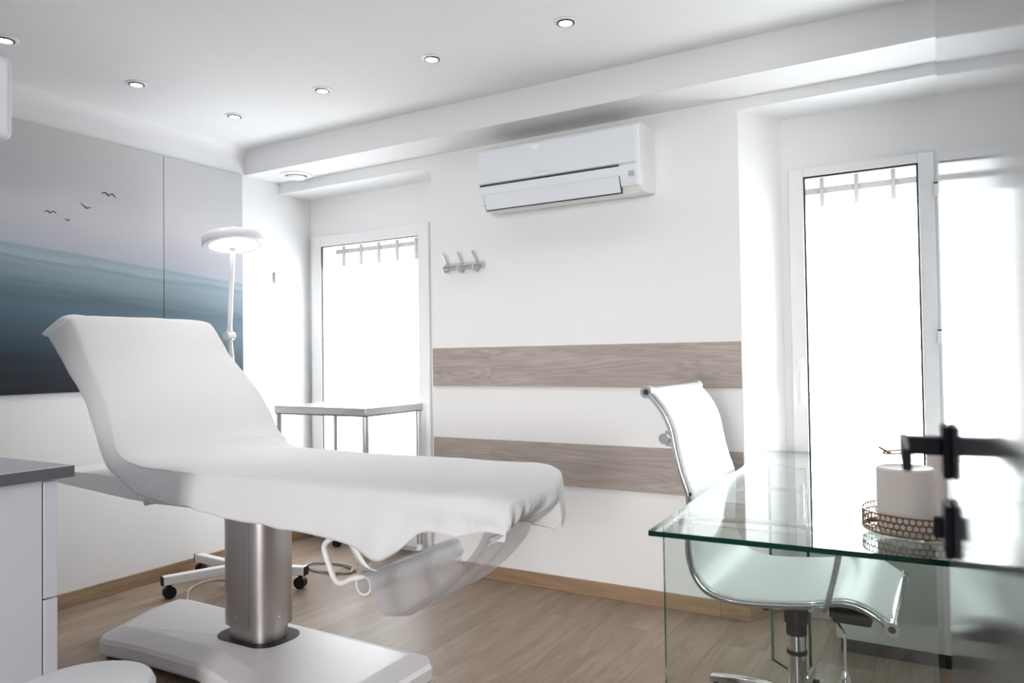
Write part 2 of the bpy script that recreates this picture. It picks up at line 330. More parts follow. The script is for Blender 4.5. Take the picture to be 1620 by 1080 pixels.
# ---- windows
def window(n, S, pane, hinge_x=None, handle_x=None):
    x0, x1, z0, z1 = S; px0, px1, pz0, pz1 = pane; strip = 0.137
    bm = NB(); y0, y1 = 3.535, 3.60
    box(bm, x0+0.001, px0, y0, y1, z0, z1-0.003); box(bm, px1, x1-0.001, y0, y1, z0, z1-0.003)
    box(bm, px0, px1, y0, y1, pz1, z1-0.003); box(bm, px0, px1, y0, y1, z0, pz0)
    fr = struct(obj('window_%d' % n, bm, m_pvc, bevel=0.004))
    fr['label'] = 'white framed window with frosted film and a clear strip at the top'
    # grey strips standing in for the shade in the gap beside the sash
    bm = NB(); g = 0.0014
    box(bm, x0-g, x0+g, 3.545, 3.558, z0, z1); box(bm, x1-g, x1+g, 3.545, 3.558, z0, z1)
    obj('frame_gap_shade', bm, mat('window_gap_painted_shade', (0.6, 0.6, 0.61), 0.8), fr)
    bm = NB(); t = 0.007 if n == 2 else 0.0035
    box(bm, px0, px0+t, 3.542, 3.552, pz0, pz1); box(bm, px1-t, px1, 3.542, 3.552, pz0, pz1); box(bm, px0, px1, 3.542, 3.552, pz1-t, pz1)
    obj('glazing_seal', bm, m_dark, fr)
    obj('window_glass', B(px0, px1, 3.556, 3.560, pz0, pz1), m_clear, fr)
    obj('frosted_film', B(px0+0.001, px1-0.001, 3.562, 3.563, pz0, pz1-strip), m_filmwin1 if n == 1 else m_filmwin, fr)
    if hinge_x:
        for z in (1.817, 1.209, 0.45):
            bm = NB(); cyl(bm, (hinge_x, 3.525, z-0.028), (hinge_x, 3.525, z+0.025), 0.008, n=14); h = obj('hinge', bm, m_pvc, fr, smooth=True)
            bm = NB(); cyl(bm, (hinge_x, 3.525, z+0.0255), (hinge_x, 3.525, z+0.031), 0.0085, n=14); obj('hinge_cap', bm, m_dark, h, smooth=True)
    if handle_x:
        bm = NB(); box(bm, handle_x-0.013, handle_x+0.013, 3.524, 3.535, 1.00, 1.13)
        box(bm, handle_x-0.009, handle_x+0.009, 3.49, 3.524, 1.06, 1.08); box(bm, handle_x-0.009, handle_x+0.009, 3.482, 3.496, 0.93, 1.08)
        obj('window_handle', bm, m_pvc, fr, bevel=0.003)
window(1, S1, (-3.512, -2.722, 0.42, 1.888))
window(2, S2, (-0.548, -0.094, 0.40, 1.942), hinge_x=-0.030, handle_x=-0.575)
# iron grilles outside
def grille(label, xs, x0, x1, zr, zt, zb):
    g = thing('window_grille', label, 'window bars', loc=(x0, 3.8, zb))
    for i, x in enumerate(xs): obj('vertical_bar', B(x-0.009, x+0.009, 3.788, 3.802, zb, zt), m_iron, g, bevel=0.001)
    for z in (zr, zb+0.15): obj('cross_bar', B(x0, x1, 3.801, 3.818, z-0.0135, z+0.0135), m_iron, g, bevel=0.001)
grille('grey iron bars outside the left window, above its frosted film', [-3.705, -3.551, -3.397, -3.243, -3.088, -2.933, -2.779, -2.63], -3.88, -2.5, 1.895, 2.25, 0.0)
grille('grey iron bars outside the right window beside the glass desk', [-0.660, -0.504, -0.354, -0.201, -0.048, 0.105], -0.73, 0.25, 1.927, 2.25, 0.0)

# ---- taupe wood bands on the back wall
for z0, z1, lab in ((0.998, 1.190, 'upper of the two taupe wood bands across the white back wall'), (0.512, 0.708, 'lower taupe wood band across the white wall behind the white chair')):
    tag(obj('wall_cladding_board', B(-2.438, -0.777, YB-0.009, YB, z0+0.004, z1+0.017), m_stripe, bevel=0.001), lab, 'wood panel', 'wood bands on the back wall')

# ---- mural
mu = thing('wall_mural', 'large grey-blue seascape print with four birds on the left wall', 'wall art', loc=(XL, 2.0, 1.015))
obj('print_panel', B(XL, XL+0.010, 0.9, 2.4865, 1.015, 2.262), m_mural, mu)
obj('print_panel', B(XL, XL+0.010, 2.4905, 3.005, 1.015, 2.262), m_mural, mu)
obj('panel_joint', B(XL, XL+0.004, 2.4865, 2.4905, 1.015, 2.262), m_dark, mu)
def bird(y, z, s, rot, kind):
    L = {0: [(-1, -.12), (-.75, .18), (-.4, .32), (-.1, .12), (0, .02), (.12, .14), (.45, .34), (.8, .12), (1, -.22), (.75, -.02), (.42, .16), (.15, 0), (.05, -.16), (-.12, -.14), (-.42, .14), (-.75, .02)],
         1: [(-1, .75), (-.55, .25), (-.2, 0), (.05, -.22), (.35, -.1), (.9, .12), (1, .22), (.45, .12), (.2, .06), (0, .12), (-.4, .38)],
         2: [(-1, .2), (-.4, .14), (-.05, -.02), (.15, -.24), (.35, -.2), (.6, .12), (1, .26), (.5, .3), (.2, .12), (0, .14), (-.5, .28)]}[kind]
    bm = NB(); c, sn = math.cos(rot), math.sin(rot)
    prism(bm, [(y + s*(a*c - b*sn), z + s*(a*sn + b*c)) for a, b in L], XL+0.010, XL+0.0108, ax=0)
    obj('bird', bm, mat('bird_print_ink', (0.05, 0.05, 0.055), 0.7), mu)
bird(1.903, 1.862, 0.030, 0.05, 0); bird(1.978, 1.838, 0.020, 0.0, 2); bird(2.070, 1.913, 0.030, 0.0, 1); bird(2.184, 1.995, 0.040, -0.05, 0)

# ---- small things on walls and ceiling
bm = NB(); box(bm, XL, XL+0.012, 3.247, 3.268, 1.634, 1.704)
tag(obj('wall_bracket', bm, mat('grey_green_metal', (0.45, 0.48, 0.46), 0.5), bevel=0.003), 'small grey metal bracket alone on the white wall right of the mural', 'bracket')
v = thing('ceiling_vent', 'round white air valve in the lowered ceiling above the left window', 'vent', loc=(-3.363, 3.19, 2.27))
bm = NB(); lathe(bm, (-3.363, 3.19, 2.27), [(0.092, 0), (0.092, -0.006), (0.080, -0.012), (0.066, -0.012), (0.060, -0.001)], cap=False); obj('outer_ring', bm, m_white, v, smooth=True)
bm = NB(); lathe(bm, (-3.363, 3.19, 2.27), [(0.050, -0.001), (0.058, -0.018), (0.050, -0.026), (0.012, -0.030)]); obj('valve_disc', bm, m_white, v, smooth=True)
bm = NB(); lathe(bm, (-3.363, 3.19, 2.27), [(0.0655, -0.003), (0.01, -0.003)]); obj('air_gap', bm, mat('vent_opening', (0.12, 0.13, 0.13), 0.9), v)

m_collar = mat('dark_chrome_collar', (0.10, 0.10, 0.105), 0.25, 0.6)
LAMPS = [(-1.223, 2.519, 'the rightmost one'), (-1.856, 2.525, 'second from the right'), (-2.508, 2.546, 'third from the right'),
         (-3.154, 2.573, 'nearest the far left corner'), (-3.155, 2.036, 'above the mural seam'), (-3.146, 1.485, 'at the left edge')]
for i, (x, y, where) in enumerate(LAMPS):
    d = thing('ceiling_downlight', 'round recessed spotlight in the white ceiling, ' + where, 'spotlight', 'recessed ceiling spotlights', (x, y, ZC))
    bm = NB(); lathe(bm, (x, y, ZC), [(0.046, 0), (0.046, -0.003), (0.043, -0.005), (0.033, -0.005), (0.031, -0.002)], n=36, cap=False); obj('trim_ring', bm, m_white, d, smooth=True)
    bm = NB(); lathe(bm, (x, y, ZC-0.001), [(0.0345, -0.003), (0.0335, -0.007), (0.0265, -0.008), (0.0260, 0)], n=32, cap=False); obj('lamp_collar', bm, m_collar, d, smooth=True)
    T = Matrix.Translation((x, y, ZC-0.0045)) @ Matrix.Rotation(math.radians(6), 4, 'X')
    bm = NB(); lathe(bm, (0, 0, 0), [(0.0255, 0.003), (0.0255, -0.001), (0.018, -0.003), (0.001, -0.0035)], n=28); xform(bm, T); obj('lamp_lens', bm, m_spot, d, smooth=True)
    L = bpy.data.lights.new('downlight_bulb', 'SPOT'); L.energy = SPOT_WATTS; L.spot_size = math.radians(110); L.spot_blend = 0.8; L.shadow_soft_size = 0.025; L.color = (1, 0.96, 0.9)
    lo = bpy.data.objects.new('downlight_bulb', L); C.objects.link(lo); lo.location = (x, y, ZC-0.02)
L = bpy.data.lights.new('hallway_fill_light', 'AREA'); L.energy = HALL_WATTS; L.shape = 'RECTANGLE'; L.size = 0.95; L.size_y = 1.8; L.color = (1.0, 0.985, 0.965)  # unseen lamp added to brighten the back wall and the table sides
lo = bpy.data.objects.new('hallway_fill_light', L); C.objects.link(lo); lo.location = (0.62, -4.4, 1.35); lo.rotation_euler = (math.radians(90), 0, math.radians(16))

# ---- air conditioner
ax0, ax1 = -1.992, -1.153
ac = thing('air_conditioner', 'white wall-mounted air conditioner high on the back wall', 'air conditioner', loc=(-1.57, YB, 1.89))
bm = NB(); prism(bm, [(YB, 2.190), (3.115, 2.190), (3.092, 2.170), (3.088, 2.0), (3.092, 1.972), (3.118, 1.905), (3.150, 1.880), (3.24, 1.888), (YB, 1.898)], ax0, ax1, ax=0)
obj('casing', bm, m_acside, ac, bevel=0.006, seg=3)
bm = NB(); prism(bm, [(3.095, 2.176), (3.080, 2.172), (3.073, 2.160), (3.073, 2.003), (3.095, 2.003)], ax0+0.002, ax1-0.012, ax=0)
obj('front_panel', bm, m_acw, ac, bevel=0.003)
obj('panel_gap', B(ax0+0.012, -1.248, 3.079, 3.097, 1.994, 2.000), m_dark, ac)
bm = NB(); prism(bm, [(3.095, 1.992), (3.0765, 1.992), (3.0765, 1.955), (3.098, 1.905), (3.118, 1.905)], ax0+0.002, ax1-0.012, ax=0)
obj('lower_panel', bm, m_acw, ac, bevel=0.002)
bm = NB(); prism(bm, [(3.0755, 1.950), (3.0715, 1.948), (3.099, 1.879), (3.103, 1.881)], -1.955, -1.245, ax=0); obj('air_flap', bm, m_acw, ac, bevel=0.001)
bm = NB(); prism(bm, [(3.0765, 1.950), (3.0755, 1.950), (3.101, 1.8765), (3.112, 1.8765), (3.112, 1.90)], -1.958, -1.2425, ax=0); obj('flap_gap', bm, m_dark, ac)
bm = NB(); box(bm, -1.200, -1.172, 3.0745, 3.078, 1.944, 1.966); obj('display_window', bm, mat('smoky_display', (0.42, 0.46, 0.50), 0.3), ac, bevel=0.002)
bm = NB(); lathe(bm, (0, 0, 0), [(0.020, 0), (0.020, 0.0015), (0.017, 0.002)], n=24); xform(bm, Matrix.Translation((-1.66, 3.073, 2.143)) @ Matrix.Rotation(math.pi/2, 4, 'X') @ Matrix.Diagonal((1, 0.55, 1, 1)))
obj('emblem', bm, mat('white_badge', (0.95, 0.95, 0.96), 0.2), ac, smooth=True)
bm = NB()
for k in range(5): box(bm, -1.665+k*0.0135, -1.656+k*0.0135, 3.0725, 3.0732, 2.018, 2.025)
obj('faint_mark', bm, mat('pale_grey_print', (0.60, 0.62, 0.66), 0.5), ac)

# ---- coat hooks
hk = thing('coat_rack', 'small steel rail with three coat hooks on the back wall', 'coat hooks', loc=(-2.21, YB, 1.64))
bm = NB(); cyl(bm, (-2.333, YB-0.020, 1.642), (-2.093, YB-0.020, 1.642), 0.0175, n=20); obj('rail', bm, m_steel, hk, smooth=True)
for x in (-2.30, -2.12):
    bm = NB(); cyl(bm, (x, YB, 1.642), (x, YB-0.02, 1.642), 0.010, n=14); obj('wall_mount', bm, m_steel, hk, smooth=True)
for x in (-2.308, -2.215, -2.120):
    bm = NB(); tube(bm, spline([(x, YB-0.022, 1.640), (x-0.004, YB-0.048, 1.612), (x-0.006, YB-0.066, 1.618), (x-0.008, YB-0.070, 1.638)], 5), 0.006, 8)
    tube(bm, spline([(x, YB-0.022, 1.640), (x-0.002, YB-0.040, 1.660), (x-0.010, YB-0.070, 1.712)], 5), [0.007]*6+[0.0055]*5, 8); obj('hook', bm, m_steel, hk, smooth=True)

# ================================================================ OPEN DOOR with black handle
PD = Vector((0.0005, 0.861, 0)); UD = Vector((-0.0660, 0.9978, 0)); ND = Vector((-0.9978, -0.0660, 0))   # point on the face, along, out of the face
def dpt(t, n, z): return PD + UD*t + ND*n + Vector((0, 0, z))
def dbox(bm, t0, t1, n0, n1, z0, z1):
    vs = [bm.verts.new(dpt(*p)) for p in ((t0,n0,z0),(t1,n0,z0),(t1,n1,z0),(t0,n1,z0),(t0,n0,z1),(t1,n0,z1),(t1,n1,z1),(t0,n1,z1))]
    for f in ((0,3,2,1),(4,5,6,7),(0,1,5,4),(1,2,6,5),(2,3,7,6),(3,0,4,7)): bm.faces.new([vs[i] for i in f])
bm = NB(); dbox(bm, -0.72, 0.085, -0.04, 0, 0.008, 2.04)
dr = struct(obj('door_1', bm, m_door, bevel=0.003)); dr['label'] = 'open high-gloss grey door at the right edge of the room'
bm = NB(); dbox(bm, 0, 0.050, 0, 0.008, 1.022, 1.074)
dh = obj('door_handle', bm, m_darkmetal, dr, bevel=0.002)
bm = NB(); dbox(bm, 0.012, 0.040, 0.008, 0.045, 1.044, 1.062); dbox(bm, -0.105, 0.040, 0.038, 0.046, 1.043, 1.063)
obj('lever', bm, m_darkmetal, dh, bevel=0.002)
bm = NB(); dbox(bm, 0, 0.050, 0, 0.008, 0.943, 0.995); lp = obj('lock_plate', bm, m_darkmetal, dr, bevel=0.002)
bm = NB(); dbox(bm, 0.021, 0.031, 0.008, 0.017, 0.958, 0.980); obj('lock_knob', bm, m_darkmetal, lp, bevel=0.002)

# ================================================================ WORKTOP, CABINET, WALL UNIT, STOOL on the left
wt = tag(obj('worktop', B(-3.30, -1.895, 0.14, 1.050, 0.868, 0.898), m_wtop, bevel=0.001), 'pale worktop with dark grey edge on the white drawer cabinet at the left edge', 'worktop')
bm = NB(); box(bm, -1.895, -1.892, 0.14, 1.053, 0.869, 0.897); box(bm, -3.30, -1.895, 1.050, 1.053, 0.869, 0.897)
obj('edge_band', bm, m_grey, wt, bevel=0.001)
cb = thing('drawer_cabinet', 'white drawer cabinet beneath the grey-edged worktop at the left edge', 'cabinet', loc=(-2.6, 0.75, 0))
obj('body', B(-3.28, -1.927, 0.16, 0.993, 0.0, 0.8675), m_cab, cb, bevel=0.001)
for k in range(2):
    x0, x1 = (-3.27, -2.61) if k else (-2.605, -1.927)
    for z0, z1 in ((0.575, 0.860), (0.30, 0.571), (0.01, 0.296)):
        obj('drawer_front', B(x0, x1, 0.997, 1.030, z0, z1), m_cab, cb, bevel=0.0015)
bm = NB(); box(bm, -2.42, -1.93, 0.14, 0.932, 1.69, 1.893)
wu = tag(obj('wall_unit', bm, m_lilac, bevel=0.018, seg=4), 'white round-edged wall unit cut off by the top left edge', 'wall unit')
st = thing('stool', 'round white stool seat in the bottom left corner beside the cabinet', 'stool', loc=(-1.57, 0.888, 0))
cx, cy = -1.590, 0.900
bm = NB(); lathe(bm, (cx, cy, 0), [(0.110, 0.425), (0.130, 0.428), (0.139, 0.440), (0.140, 0.458), (0.133, 0.472), (0.10, 0.480), (0.03, 0.482)], n=64); obj('seat', bm, mat('white_stool_vinyl', (0.72, 0.72, 0.74), 0.35), st, smooth=True)
bm = NB(); cyl(bm, (cx, cy, 0.10), (cx, cy, 0.43), 0.022); obj('gas_lift', bm, m_chrome, st, smooth=True)
for k in range(5):
    a = math.radians(20+72*k); p = Vector((cx+0.2*math.cos(a), cy+0.2*math.sin(a), 0.055))
    bm = NB(); cyl(bm, (cx, cy, 0.10), p + Vector((0, 0, 0.012)), 0.018, 0.012, 12); lg = obj('leg', bm, m_chrome, st, smooth=True)
    bm = NB(); cyl(bm, (p.x-0.01, p.y, 0.025), (p.x+0.01, p.y, 0.025), 0.025, n=18); obj('castor', bm, m_black, lg, smooth=True)

# ================================================================ TREATMENT TABLE
tt = thing('treatment_table', 'white adjustable treatment table on a wide aluminium column', 'treatment table', loc=(-2.27, 1.93, 0))
def loft(rings, mi=0):
    bm = NB(); R = [[bm.verts.new(p) for p in ring] for ring in rings]
    for a, b in zip(R, R[1:]):
        n = len(a)
        for i in range(n): bm.faces.new((a[i], a[(i+1) % n], b[(i+1) % n], b[i]))
    bm.faces.new(R[0][::-1]); bm.faces.new(R[-1]); return bm
foot = [(-2.93, 2.145), (-1.62, 2.145), (-1.565, 2.09), (-1.565, 1.64), (-1.62, 1.585), (-2.05, 1.635), (-2.30, 1.695), (-2.62, 1.69), (-2.83, 1.665), (-2.875, 1.70), (-2.985, 1.98), (-2.985, 2.10)]
def inset(pts, d, c=(-2.27, 1.90)):
    n = len(pts); out = []
    for i in range(n):
        a = Vector(pts[i-1]); b = Vector(pts[i]); c2 = Vector(pts[(i+1) % n])
        e1 = (b-a).normalized(); e2 = (c2-b).normalized(); n1 = Vector((e1.y, -e1.x)); n2 = Vector((e2.y, -e2.x))
        q = (n1+n2); q = q/max(0.5, q.length_squared/2)
        out.append((b.x+q.x*d, b.y+q.y*d))
    return out
s = 1
rings = []
for d, z in ((0.012, 0.030), (0.0, 0.040), (0.0, 0.082), (0.010, 0.096), (0.075, 0.122), (0.085, 0.124)):
    rings.append([(x, y, z) for x, y in inset(foot, d)])
ob = obj('base', loft(rings), m_baseplastic, tt, bevel=0.007, seg=3)
for (x, y) in ((-2.83, 1.76), (-2.86, 2.06), (-1.66, 1.68), (-1.66, 2.05)):
    bm = NB(); box(bm, x-0.045, x+0.045, y-0.045, y+0.045, 0, 0.034); obj('foot_pad', bm, m_black, tt, bevel=0.006)
def rrect(x0, x1, y0, y1, r, z, n=5):
    out = []
    for cx_, cy_, a0 in ((x1-r, y1-r, 0), (x0+r, y1-r, 90), (x0+r, y0+r, 180), (x1-r, y0+r, 270)):
        for k in range(n+1):
            a = math.radians(a0+90*k/n); out.append((cx_+r*math.cos(a), cy_+r*math.sin(a), z))
    return out
bm = loft([rrect(-2.412, -2.112, 1.835, 2.045, 0.075, z) for z in (0.1235, 0.1265)]); obj('column_opening', bm, m_black, tt)
bm = loft([rrect(-2.366, -2.154, 1.862, 2.018, 0.06, z) for z in (0.125, 0.30)]); obj('inner_column', bm, m_alu, tt, smooth=True)
bm = loft([rrect(-2.380, -2.140, 1.850, 2.030, 0.065, z) for z in (0.175, 0.66)]); col = obj('column', bm, m_alu, tt, smooth=True)
for (x, y) in ((-2.33, 1.852), (-2.275, 1.8495), (-2.205, 1.8495)):
    bm = NB(); cyl(bm, (x, y, 0.215), (x, y-0.0025, 0.215), 0.0045, n=10); obj('screw', bm, m_chrome, col, smooth=True)
bm = NB(); cyl(bm, (-2.1405, 1.93, 0.215), (-2.138, 1.93, 0.215), 0.0045, n=10); obj('screw', bm, m_chrome, col, smooth=True)
for x in (-2.235, -2.207): obj('column_groove', B(x-0.0008, x+0.0008, 1.8492, 1.852, 0.18, 0.655), mat('groove_line', (0.33, 0.32, 0.32), 0.45, 1.0), col)
bm = NB(); prism(bm, [(-3.14, 0.678), (-3.13, 0.722), (-2.95, 0.727), (-1.25, 0.727), (-1.22, 0.700), (-1.25, 0.675), (-1.45, 0.662), (-2.45, 0.645), (-2.60, 0.648)], 1.65, 2.20, ax=1)
obj('frame', bm, m_white, tt, bevel=0.006, seg=3)
bm = NB(); cyl(bm, (-2.51, 1.648, 0.648), (-2.51, 1.70, 0.648), 0.013, n=16); obj('hinge_bolt', bm, m_steel, tt, smooth=True)
bm = NB(); prism(bm, [(-2.45, 0.728), (-1.14, 0.728), (-1.14, 0.768), (-2.45, 0.768)], 1.635, 2.215, ax=1); obj('seat_cushion', bm, m_chair, tt, bevel=0.02, seg=3)
bm = NB(); prism(bm, [(-2.66, 0.735), (-2.60, 0.750), (-2.70, 0.90), (-2.80, 1.08), (-2.93, 1.275), (-2.985, 1.24), (-2.84, 1.02), (-2.74, 0.85)], 1.635, 2.215, ax=1); obj('backrest_cushion', bm, m_chair, tt, bevel=0.015, seg=3)
# roll holder under the foot end
bm = NB(); tube(bm, spline([(-1.56, 1.70, 0.662), (-1.60, 1.70, 0.618), (-1.655, 1.70, 0.600), (-1.684, 1.70, 0.572), (-1.665, 1.70, 0.520), (-1.640, 1.70, 0.478), (-1.612, 1.70, 0.470), (-1.57, 1.70, 0.490), (-1.545, 1.72, 0.494), (-1.54, 1.80, 0.494)], 5), 0.009, 10)
obj('roll_holder', bm, m_white, tt, smooth=True)
bm = NB(); P0 = spline([(-1.57, 1.68, 0.655), (-1.548, 1.68, 0.60), (-1.50, 1.68, 0.545), (-1.478, 1.69, 0.535)], 5)
A = [(bm.verts.new(p + Vector((-0.020, 0, 0.004))), bm.verts.new(p + Vector((0.016, 0, -0.004)))) for p in P0]
for a, b in zip(A, A[1:]): bm.faces.new((a[0], b[0], b[1], a[1]))
o = obj('strap', bm, m_white, tt, smooth=True); so = o.modifiers.new('thick', 'SOLIDIFY'); so.thickness = 0.003

pr_ = tag(None or bpy.data.objects.new('paper_roll', None), 'white roll core held on the bracket under the foot end of the treatment table', 'paper roll'); C.objects.link(pr_); pr_.location = (-1.54, 1.95, 0.478)
bm = NB(); N = 28
ri, ro = 0.025, 0.031; rg = []
for r, y in ((ri, 1.715), (ro, 1.715), (ro, 2.21), (ri, 2.21)):
    rg.append([bm.verts.new((-1.540+r*math.cos(2*math.pi*i/N), y, 0.470+r*math.sin(2*math.pi*i/N))) for i in range(N)])
for a, b in zip(rg, rg[1:]+rg[:1]):
    for i in range(N): bm.faces.new((a[i], a[(i+1) % N], b[(i+1) % N], b[i]))
obj('roll_core', bm, m_white, pr_, smooth=True)
# loose plastic film from the roll up over the foot end
bm = NB(); prof = spline([(-1.560, 0, 0.5035), (-1.535, 0, 0.5055), (-1.505, 0, 0.492), (-1.492, 0, 0.440), (-1.440, 0, 0.388), (-1.37, 0, 0.415), (-1.26, 0, 0.497), (-1.17, 0, 0.580), (-1.12, 0, 0.635), (-1.085, 0, 0.695)], 6)
rows = []
for i, p in enumerate(prof):
    s_ = i/(len(prof)-1); row = []
    for j in range(41):
        y = 1.70 + (0.50 - 0.24*s_**2)*j/40
        w = math.sin(s_*math.pi)
        dz = 0.004*w*math.sin(j*0.35 + s_*4) + 0.012*w*(noise.noise(Vector((s_*3, j*0.12, 4))))
        sag = 0.0*math.exp(-((s_-0.45)/0.14)**2)*math.sin(j/40*math.pi)
        row.append(bm.verts.new((p.x + 0.012*w*math.sin(j*0.4), y, p.z + dz + sag)))
    rows.append(row)
for a, b in zip(rows, rows[1:]):
    for k in range(40): bm.faces.new((a[k], a[k+1], b[k+1], b[k]))
tag(obj('plastic_film', bm, m_film, smooth=True), 'translucent plastic film hanging loose from the roll below the foot of the treatment table', 'plastic sheet')

# ---- the white sheet: a grid over the cushions with draped borders
top = spline([(-2.935, 0, 1.338), (-2.895, 0, 1.322), (-2.80, 0, 1.186), (-2.705, 0, 1.045), (-2.66, 0, 0.955), (-2.625, 0, 0.870), (-2.575, 0, 0.822), (-2.49, 0, 0.803), (-2.36, 0, 0.797), (-2.20, 0, 0.795), (-1.90, 0, 0.792), (-1.60, 0, 0.795), (-1.30, 0, 0.797), (-1.12, 0, 0.797), (-1.05, 0, 0.793), (-0.99, 0, 0.775)], 9)
bulge_tab = [(-2.90, 0.0), (-2.80, 0.025), (-2.73, 0.08), (-2.66, 0.13), (-2.60, 0.165), (-2.50, 0.12), (-2.33, 0.0)]
def lerp_tab(tab, x):
    if x <= tab[0][0]: return tab[0][1:]
    for a, b in zip(tab, tab[1:]):
        if x <= b[0]:
            t = (x-a[0])/(b[0]-a[0]); t = t*t*(3-2*t) if len(a) > 9 else t
            return tuple(p+(q-p)*t for p, q in zip(a[1:], b[1:]))
    return tab[-1][1:]
# drop of the near hem, keyed by X of the ridge: (x, dx, dz)
hem = [(-2.935, -0.105, -0.070), (-2.89, -0.118, -0.062), (-2.80, -0.100, -0.036), (-2.70, -0.085, -0.003), (-2.64, -0.060, -0.012), (-2.60, -0.055, -0.030), (-2.50, -0.052, -0.055), (-2.38, -0.07, -0.092), (-2.20, -0.08, -0.105), (-1.95, -0.10, -0.121),
       (-1.75, -0.10, -0.133), (-1.55, -0.07, -0.140), (-1.44, -0.03, -0.150), (-1.38, -0.01, -0.182), (-1.33, -0.02, -0.188), (-1.27, -0.03, -0.150), (-1.20, -0.03, -0.095), (-1.10, -0.02, -0.100), (-1.02, 0.0, -0.075), (-0.99, 0.0, -0.070)]
farhem = [(-2.935, -0.06, -0.05), (-2.7, -0.07, -0.04), (-2.5, -0.03, -0.08), (-2.2, 0, -0.11), (-1.2, 0, -0.11), (-0.99, 0.0, -0.11)]
NV, NS = 34, 9                    # across the top, down each side
def ywid(x):                       # near and far edge of the top, narrowing at the foot
    k = max(0.0, min(1.0, (x+1.22)/0.23)); far = 2.235 - 0.30*k**2.2; near = 1.605 + 0.05*k**2
    return near, far
bm = NB(); grid = []
NU = len(top)
def P_top(i, v):
    p = top[i]; ny, fy = ywid(p.x); y = ny+(fy-ny)*v
    e = min(v, 1-v); z = p.z - 0.014*math.exp(-e*22)
    bulge = lerp_tab(bulge_tab, p.x)[0]*max(0, v-0.05)/0.95
    w = 0.003*noise.noise(Vector((p.x*7, y*7, p.z*7))) + 0.0022*noise.noise(Vector((p.x*22, y*9, 3+p.z*22)))
    x = p.x + bulge
    if i <= 2: z += 0.012*math.exp(-((v-0.02)/0.08)**2) - 0.003*math.sin(v*9); x -= 0.03*math.exp(-((v-0.0)/0.05)**2)
    return Vector((x, y, z + w))
def P_side(i, v01, t):
    near = v01 == 0; p = P_top(i, v01); dx, dz = lerp_tab(hem if near else farhem, top[i].x)
    sgn = -1 if near else 1
    fl = math.sin(t*math.pi*0.5)
    xx = top[i].x
    fold = 0.0
    if near:
        amp = 0.006 + 0.022*max(0, min(1, (xx+1.55)/0.35))
        fold = amp*t*(1.5*noise.noise(Vector((xx*13, 5, t*0.7))) + 0.8*noise.noise(Vector((xx*31, 9, t)))) + 0.010*t*noise.noise(Vector((xx*9, 0, t*2)))
        if xx < -2.35: amp = 0; fold = 0.006*t*noise.noise(Vector((xx*12, p.z*5, 0)))
    zd = dz*t + (0.010*noise.noise(Vector((xx*14, 3, 0)))*t if xx > -2.3 else 0.004*t*noise.noise(Vector((xx*20, 3, 0))))
    crease = 0.006*t*t*math.sin(xx*170) if (near and xx > -2.3) else 0
    return Vector((p.x + dx*t, p.y + sgn*(0.022*fl + fold + crease*0.3), p.z + zd))
foot_drop = 0.098
def row_at(i):
    r = [P_side(i, 0, 1-k/NS) for k in range(NS)] + [P_top(i, k/NV) for k in range(NV+1)] + [P_side(i, 1, (k+1)/NS) for k in range(NS)]
    return r
rows = [row_at(i) for i in range(NU)]
# head flap hanging behind the backrest
head = []
for k in range(6, 0, -1):
    t = k/6; r = []
    for j, p in enumerate(rows[0]):
        sd = min(1.0, max(0.0, (j-1)/(NS+1))); r.append(p + Vector(((-0.055*t + 0.008*t*math.sin(j*0.7))*sd, 0, (-0.075*t*t - 0.012*t + 0.012*t*noise.noise(Vector((j*0.25, 1, 0))))*sd)))
    head.append(r)
footr = []
for k in range(1, 12):
    t = k/11; r = []; n_ = len(rows[-1])
    for j, p in enumerate(rows[-1]):
        v = j/(n_-1); f = (0.040*noise.noise(Vector((j*0.17, t*0.8, 7))) + 0.022*noise.noise(Vector((j*0.42, t*0.6, 2))))*min(1, t*1.5)
        side = (NS-j)/NS if j < NS else ((j-NS-NV)/NS if j > NS+NV else 0)
        out = (0.018*math.sin(t*3.0) - 0.085*t*t)*(1-max(0, side))
        dropz = (foot_drop*(1 + 0.10*math.sin(v*9.0) - (0.3*side if side > 0 else 0)))*t
        if side > 0: dropz *= (1-0.75*side)
        r.append(p + Vector((out + f, 0, -dropz)))
    footr.append(r)
allrows = head + rows + footr
V = [[bm.verts.new(p) for p in r] for r in allrows]
for a, b in zip(V, V[1:]):
    for k in range(len(a)-1): bm.faces.new((a[k], a[k+1], b[k+1], b[k]))
sh = tag(obj('bed_sheet', bm, m_sheet, smooth=False), 'white stretch sheet draped over the raised backrest and seat of the treatment table', 'sheet')
for p in sh.data.polygons: p.use_smooth = True
sm = sh.modifiers.new('sub', 'SUBSURF'); sm.levels = 1; sm.render_levels = 1
so = sh.modifiers.new('thick', 'SOLIDIFY'); so.thickness = 0.002

pts = [P_top(i, 0) + Vector((0, -0.004, 0.001)) for i in range(len(top)) if -2.74 < top[i].x < -2.05]
bm = NB(); tube(bm, pts, [0.0032*min(1, k/4+0.2, (len(pts)-1-k)/4+0.2) for k in range(len(pts))], 8); obj('elastic_hem', bm, m_sheet, sh, smooth=True)

